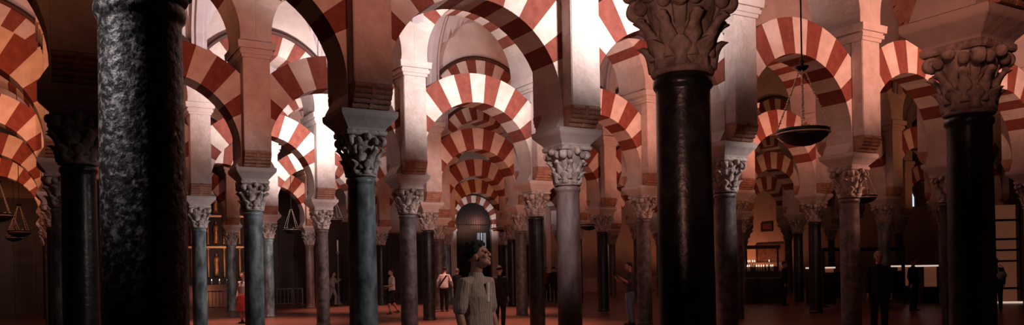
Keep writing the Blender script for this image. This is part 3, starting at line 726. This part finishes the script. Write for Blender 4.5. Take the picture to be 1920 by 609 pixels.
def person(name, label, loc, rz, h, hair, top, bottom, arms=None, legs=None, lean=0, headM=None, voxel=.012, short=False, skirt=False, curly=False, top_m=None, topname='shirt'):
    s = h/1.75; t = thing(name, label, 'person', loc, rz)
    V = lambda x, y, z: Vector((x*s, y*s, z*s))
    ly = lambda z: -math.tan(lean)*max(0, z-.95)      # the trunk leans forward (-y)
    T = lambda x, y, z: V(x, y+ly(z), z)
    arms = arms or {}; legs = legs or {}
    bm = bmesh.new()
    head = T(0, -.025, 1.635); M = Matrix.Translation(head) @ (headM or Matrix.Identity(4)) @ Matrix.Scale(s, 4)
    tube(bm, [T(0, 0, .90), T(0, 0, 1.0), T(0, 0, 1.12), T(0, -.005, 1.28), T(0, .0, 1.40), T(0, .005, 1.45)], [(r*s, q*s) for r, q in ((.15, .10), (.155, .105), (.13, .095), (.155, .11), (.13, .085), (.07, .065))], 16, side=(1, 0, 0))
    tube(bm, [T(0, .01, 1.42), T(0, -.0, 1.50), T(0, -.012, 1.58)], [.058*s, .054*s, .056*s], 12)
    head_shapes(bm, M)
    AR = {}
    for sd in (-1, 1):
        el, wr, hd = arms.get(sd, ((.215, .02, 1.14), (.225, -.06, .90), (0, -.15, -1)))
        S = T(sd*.165, .005, 1.405); El = T(sd*el[0], el[1], el[2]); Wr = T(sd*wr[0], wr[1], wr[2]); AR[sd] = (S, El, Wr)
        tube(bm, [T(sd*.10, 0, 1.40), S, S.lerp(El, .5), El, El.lerp(Wr, .35), Wr], [r*s for r in (.055, .058, .047, .040, .040, .027)], 10)
        hand(bm, Wr, Vector((sd*hd[0], hd[1], hd[2])), Vector((0, -1, .1)) if abs(hd[1]) < .7 else Vector((-sd, 0, .3)), s)
    LG = {}
    for sd in (-1, 1):
        kn, an = legs.get(sd, ((.10, -.01, .49), (.10, .03, .08)))
        Hp = V(sd*.09, 0, .90); Kn = V(sd*kn[0], kn[1], kn[2]); An = V(sd*an[0], an[1], an[2]); LG[sd] = (Hp, Kn, An)
        tube(bm, [Hp, Hp.lerp(Kn, .4), Kn, Kn.lerp(An, .35), An], [r*s for r in (.092, .082, .056, .056, .036)], 12)
    fuse('body', bm, SKIN, t, voxel)
    for sd in (-1, 1):
        Hp, Kn, An = LG[sd]; bm = bmesh.new(); b0 = Vector((An.x, An.y, An.z-.045*s))
        tube(bm, [b0+V(0, .05, 0), b0+V(0, -.03, -.002), b0+V(0, -.16, -.006)], [(.040*s, .034*s), (.045*s, .034*s), (.042*s, .026*s)], 10, side=(1, 0, 0)); tube(bm, [An+V(0, 0, .01), b0+V(0, .01, 0)], [.046*s, .044*s], 10)
        link('shoe', bm, SHOE, t, True)
    # shirt
    bm = bmesh.new(); g = .014
    tube(bm, [T(0, 0, .93), T(0, 0, 1.0), T(0, 0, 1.12), T(0, -.005, 1.28), T(0, .0, 1.405), T(0, .005, 1.45)], [((r+g)*s, (q+g)*s) for r, q in ((.165, .115), (.16, .112), (.142, .108), (.158, .115), (.135, .088), (.062, .058))], 18, side=(1, 0, 0))
    for sd in (-1, 1):
        S, El, Wr = AR[sd]
        pts = [T(sd*.08, 0, 1.40), S, S.lerp(El, .5), S.lerp(El, .86)] if short else [T(sd*.08, 0, 1.40), S, S.lerp(El, .5), El, El.lerp(Wr, .5), El.lerp(Wr, .93)]
        rr = (.056, .059, .057, .060) if short else (.058, .064, .056, .052, .047, .038)
        tube(bm, pts, [(r+.004)*s for r in rr], 12)
    fuse(topname, bm, top_m or cloth(*top), t, voxel, 4)
    bm = bmesh.new()
    if skirt:
        lathe(bm, [(.26*s, .42*s), (.22*s, .7*s), (.165*s, .98*s), (.15*s, 1.0*s)], 20)
    else:
        tube(bm, [V(0, 0, .86), V(0, 0, .94), V(0, 0, 1.0)], [((r+.012)*s, (q+.012)*s) for r, q in ((.155, .11), (.16, .11), (.145, .10))], 16, side=(1, 0, 0))
        for sd in (-1, 1):
            Hp, Kn, An = LG[sd]; e = .75 if short == 'shorts' else 0
            pts = [Hp, Hp.lerp(Kn, .4), Kn.lerp(An, .02)] + ([] if e else [Kn.lerp(An, .35), Kn.lerp(An, .93)])
            tube(bm, pts, [r*s for r in ((.105, .098, .085) if e else (.105, .095, .072, .068, .060))], 12)
    fuse('skirt' if skirt else 'trousers', bm, cloth(*bottom), t, voxel)
    # hair
    bm = bmesh.new(); R4 = M.to_3x3().to_4x4()
    ball(bm, M @ Vector((0, .022, .045)), (.083, .098, .088), 18, 12, rot=R4)
    if curly:
        rnd = random.Random(5)
        for k in range(260):
            th = rnd.uniform(0, 2*PI); ph = rnd.uniform(-.25, 1) * PI/2
            d = Vector((math.cos(th)*math.cos(ph), math.sin(th)*math.cos(ph), math.sin(ph)))
            if d.y < -.55 and d.z < .42: continue
            if d.z < -.1 and d.y < .2: continue
            q = Vector((d.x*.086, .022+d.y*.108, .048+d.z*.092)); r = rnd.uniform(.014, .024)*s
            ball(bm, M @ q, r, 8, 6)
    elif hair[0] == 'long': tube(bm, [M @ Vector((0, .06, .06)), M @ Vector((0, .095, -.05)), M @ Vector((0, .10, -.2))], [(.07*s, .04*s), (.075*s, .04*s), (.05*s, .025*s)], 12, side=(1, 0, 0))
    fuse('hair', bm, hair[1], t, min(voxel, .009) if curly else voxel, 1 if curly else 2)
    if voxel < .01:
        for sd in (-1, 1): bm = bmesh.new(); ball(bm, M @ Vector((sd*.031, -.0835, .008)), .0095*s, 12, 8); link('eye', bm, EYE, t, True)
    return t
SH = stripe_mat()
man = person('person', 'young man with dark curly hair and striped short-sleeved shirt gazing upward', at(893, 7.45), math.radians(52), 1.81, ('curly', HAIR), ('x', (1, 1, 1)), ('pale_shorts', (.45, .36, .31)),
    headM=Matrix.Rotation(math.radians(26), 4, 'Z') @ Matrix.Rotation(math.radians(-17), 4, 'X') @ Matrix.Identity(4), voxel=.0055, short='shorts', curly=True, top_m=SH, topname='henley_shirt')
pl = bmesh.new(); sc = 1.80/1.75
box(pl, -.014*sc, .014*sc, -.138*sc, -.122*sc, 1.24*sc, 1.41*sc); link('button_placket', pl, cloth('placket', (.55, .44, .38)), man)
WHITE = ('white_shirt', (.42, .35, .33)); BLK = ('black', (.018, .016, .016)); DNM = ('faded_denim', (.16, .18, .21)); GRY = ('grey', (.22, .20, .19)); RED = ('red_print', (.22, .03, .03))
walk = {1: ((.09, -.16, .50), (.09, -.12, .08)), -1: ((.09, .06, .50), (.09, .27, .12))}
person('person', 'visitor in white top and dark shorts walking past, behind the centre-left brown column', at(734, 30.5), math.radians(-60), 1.68, ('short', HAIR), WHITE, BLK, legs=walk, short='shorts', arms={1: ((.22, -.05, 1.14), (.12, -.24, 1.10), (-.3, -1, .1)), -1: ((.22, .02, 1.14), (.20, -.15, 1.0), (0, -1, 0))})
bag = person('person', 'visitor in white shirt with dark cross strap, seen from behind, leaning forward', at(832, 31.5), math.radians(172), 1.74, ('short', HAIR), WHITE, BLK, lean=.28, arms={1: ((.26, -.02, 1.18), (.30, -.16, .98), (0, -.4, -1)), -1: ((.26, -.02, 1.18), (.30, -.16, .98), (0, -.4, -1))})
bm = bmesh.new(); tube(bm, [(-.14, .16, 1.40), (.0, .145, 1.22), (.16, .13, 1.0)], [(.03, .012)]*3, 8, side=(1, 0, .6)); link('bag_strap', bm, cloth(*BLK), bag)
person('person', 'dark-clothed visitor with pale cap standing beside the white-shirted visitor', at(857, 33.5), math.radians(150), 1.68, ('short', GREYH), BLK, BLK)
person('person', 'visitor in grey leaning on the far side of the slim brown column', at(622, 39), math.radians(70), 1.66, ('long', HAIR), GRY, GRY, lean=.12, legs=walk, arms={1: ((.22, -.12, 1.2), (.16, -.3, 1.32), (0, -1, .5)), -1: ((.22, .02, 1.14), (.20, -.15, 1.0), (0, -1, -.3))})
person('person', 'visitor in red and white half hidden by the blue-grey column', at(456, 26.5), math.radians(-20), 1.66, ('long', HAIR), WHITE, RED, skirt=True)
person('person', 'visitor in faded jeans holding up a phone beside the brown column', at(1180, 22.1), math.radians(-75), 1.70, ('short', HAIR), ('dark_top', (.05, .045, .045)), DNM, short=True,
    arms={1: ((.20, -.10, 1.18), (.15, -.30, 1.30), (-.1, -.8, .9)), -1: ((.20, -.08, 1.16), (.14, -.30, 1.26), (-.1, -.8, .9))})
ph = thing('mobile_phone', 'small phone held up in the hands of the jeans-wearing visitor', 'phone', at(1180, 22.1) + Vector((-.42, -.12, 1.42)), .3)
bm = bmesh.new(); box(bm, -.035, .035, -.005, .005, -.07, .07); bmesh.ops.bevel(bm, geom=bm.edges[:], offset=.003, segments=1, affect='EDGES'); link('phone_body', bm, IRON, ph)
bm = bmesh.new(); box(bm, -.03, .03, -.0062, -.005, -.062, .062); link('phone_screen', bm, GLASSD, ph)
person('person', 'grey-haired visitor in dark clothes standing at the dim right side', at(1647, 17.2), math.radians(-15), 1.80, ('short', GREYH), BLK, BLK, voxel=.0095)
pb = person('person', 'dark-clothed visitor carrying a pale blue bag at the right edge', at(1868, 25), math.radians(-40), 1.62, ('short', GREYH), BLK, BLK, lean=.1)
bg = thing('shoulder_bag', 'pale blue shoulder bag carried by the visitor at the right edge', 'bag', at(1868, 25) + Vector((.02, -.24, 1.10)), 0)
bm = bmesh.new(); ball(bm, (0, 0, 0), (.15, .075, .13), 16, 12); link('bag_body', bm, cloth('pale_blue', (.42, .56, .62)), bg, True)
bm = bmesh.new(); tube(bm, [(-.1, 0, .1), (-.08, .06, .25), (.0, .10, .33), (.08, .06, .25), (.1, 0, .1)], [.012]*5, 6); link('strap', bm, cloth('pale_blue', (.42, .56, .62)), bg, True)
person('person', 'dark-clothed visitor standing between the glowing cases', at(1712, 26), math.radians(30), 1.68, ('short', HAIR), BLK, BLK)
person('person', 'dark-clothed visitor behind the young man, facing the gate', at(936, 22), math.radians(160), 1.68, ('short', HAIR), BLK, BLK)
person('person', 'visitor in red top standing deep between the two centre columns', at(1024, 40), math.radians(20), 1.66, ('long', HAIR), RED, BLK)
person('person', 'visitor in black standing deep beside the red-topped visitor', at(1038, 39), math.radians(200), 1.70, ('short', HAIR), BLK, BLK)
person('person', 'dark-clothed visitor beside the orange-lit wall and votive stand', at(1470, 31), math.radians(60), 1.68, ('short', HAIR), BLK, BLK)
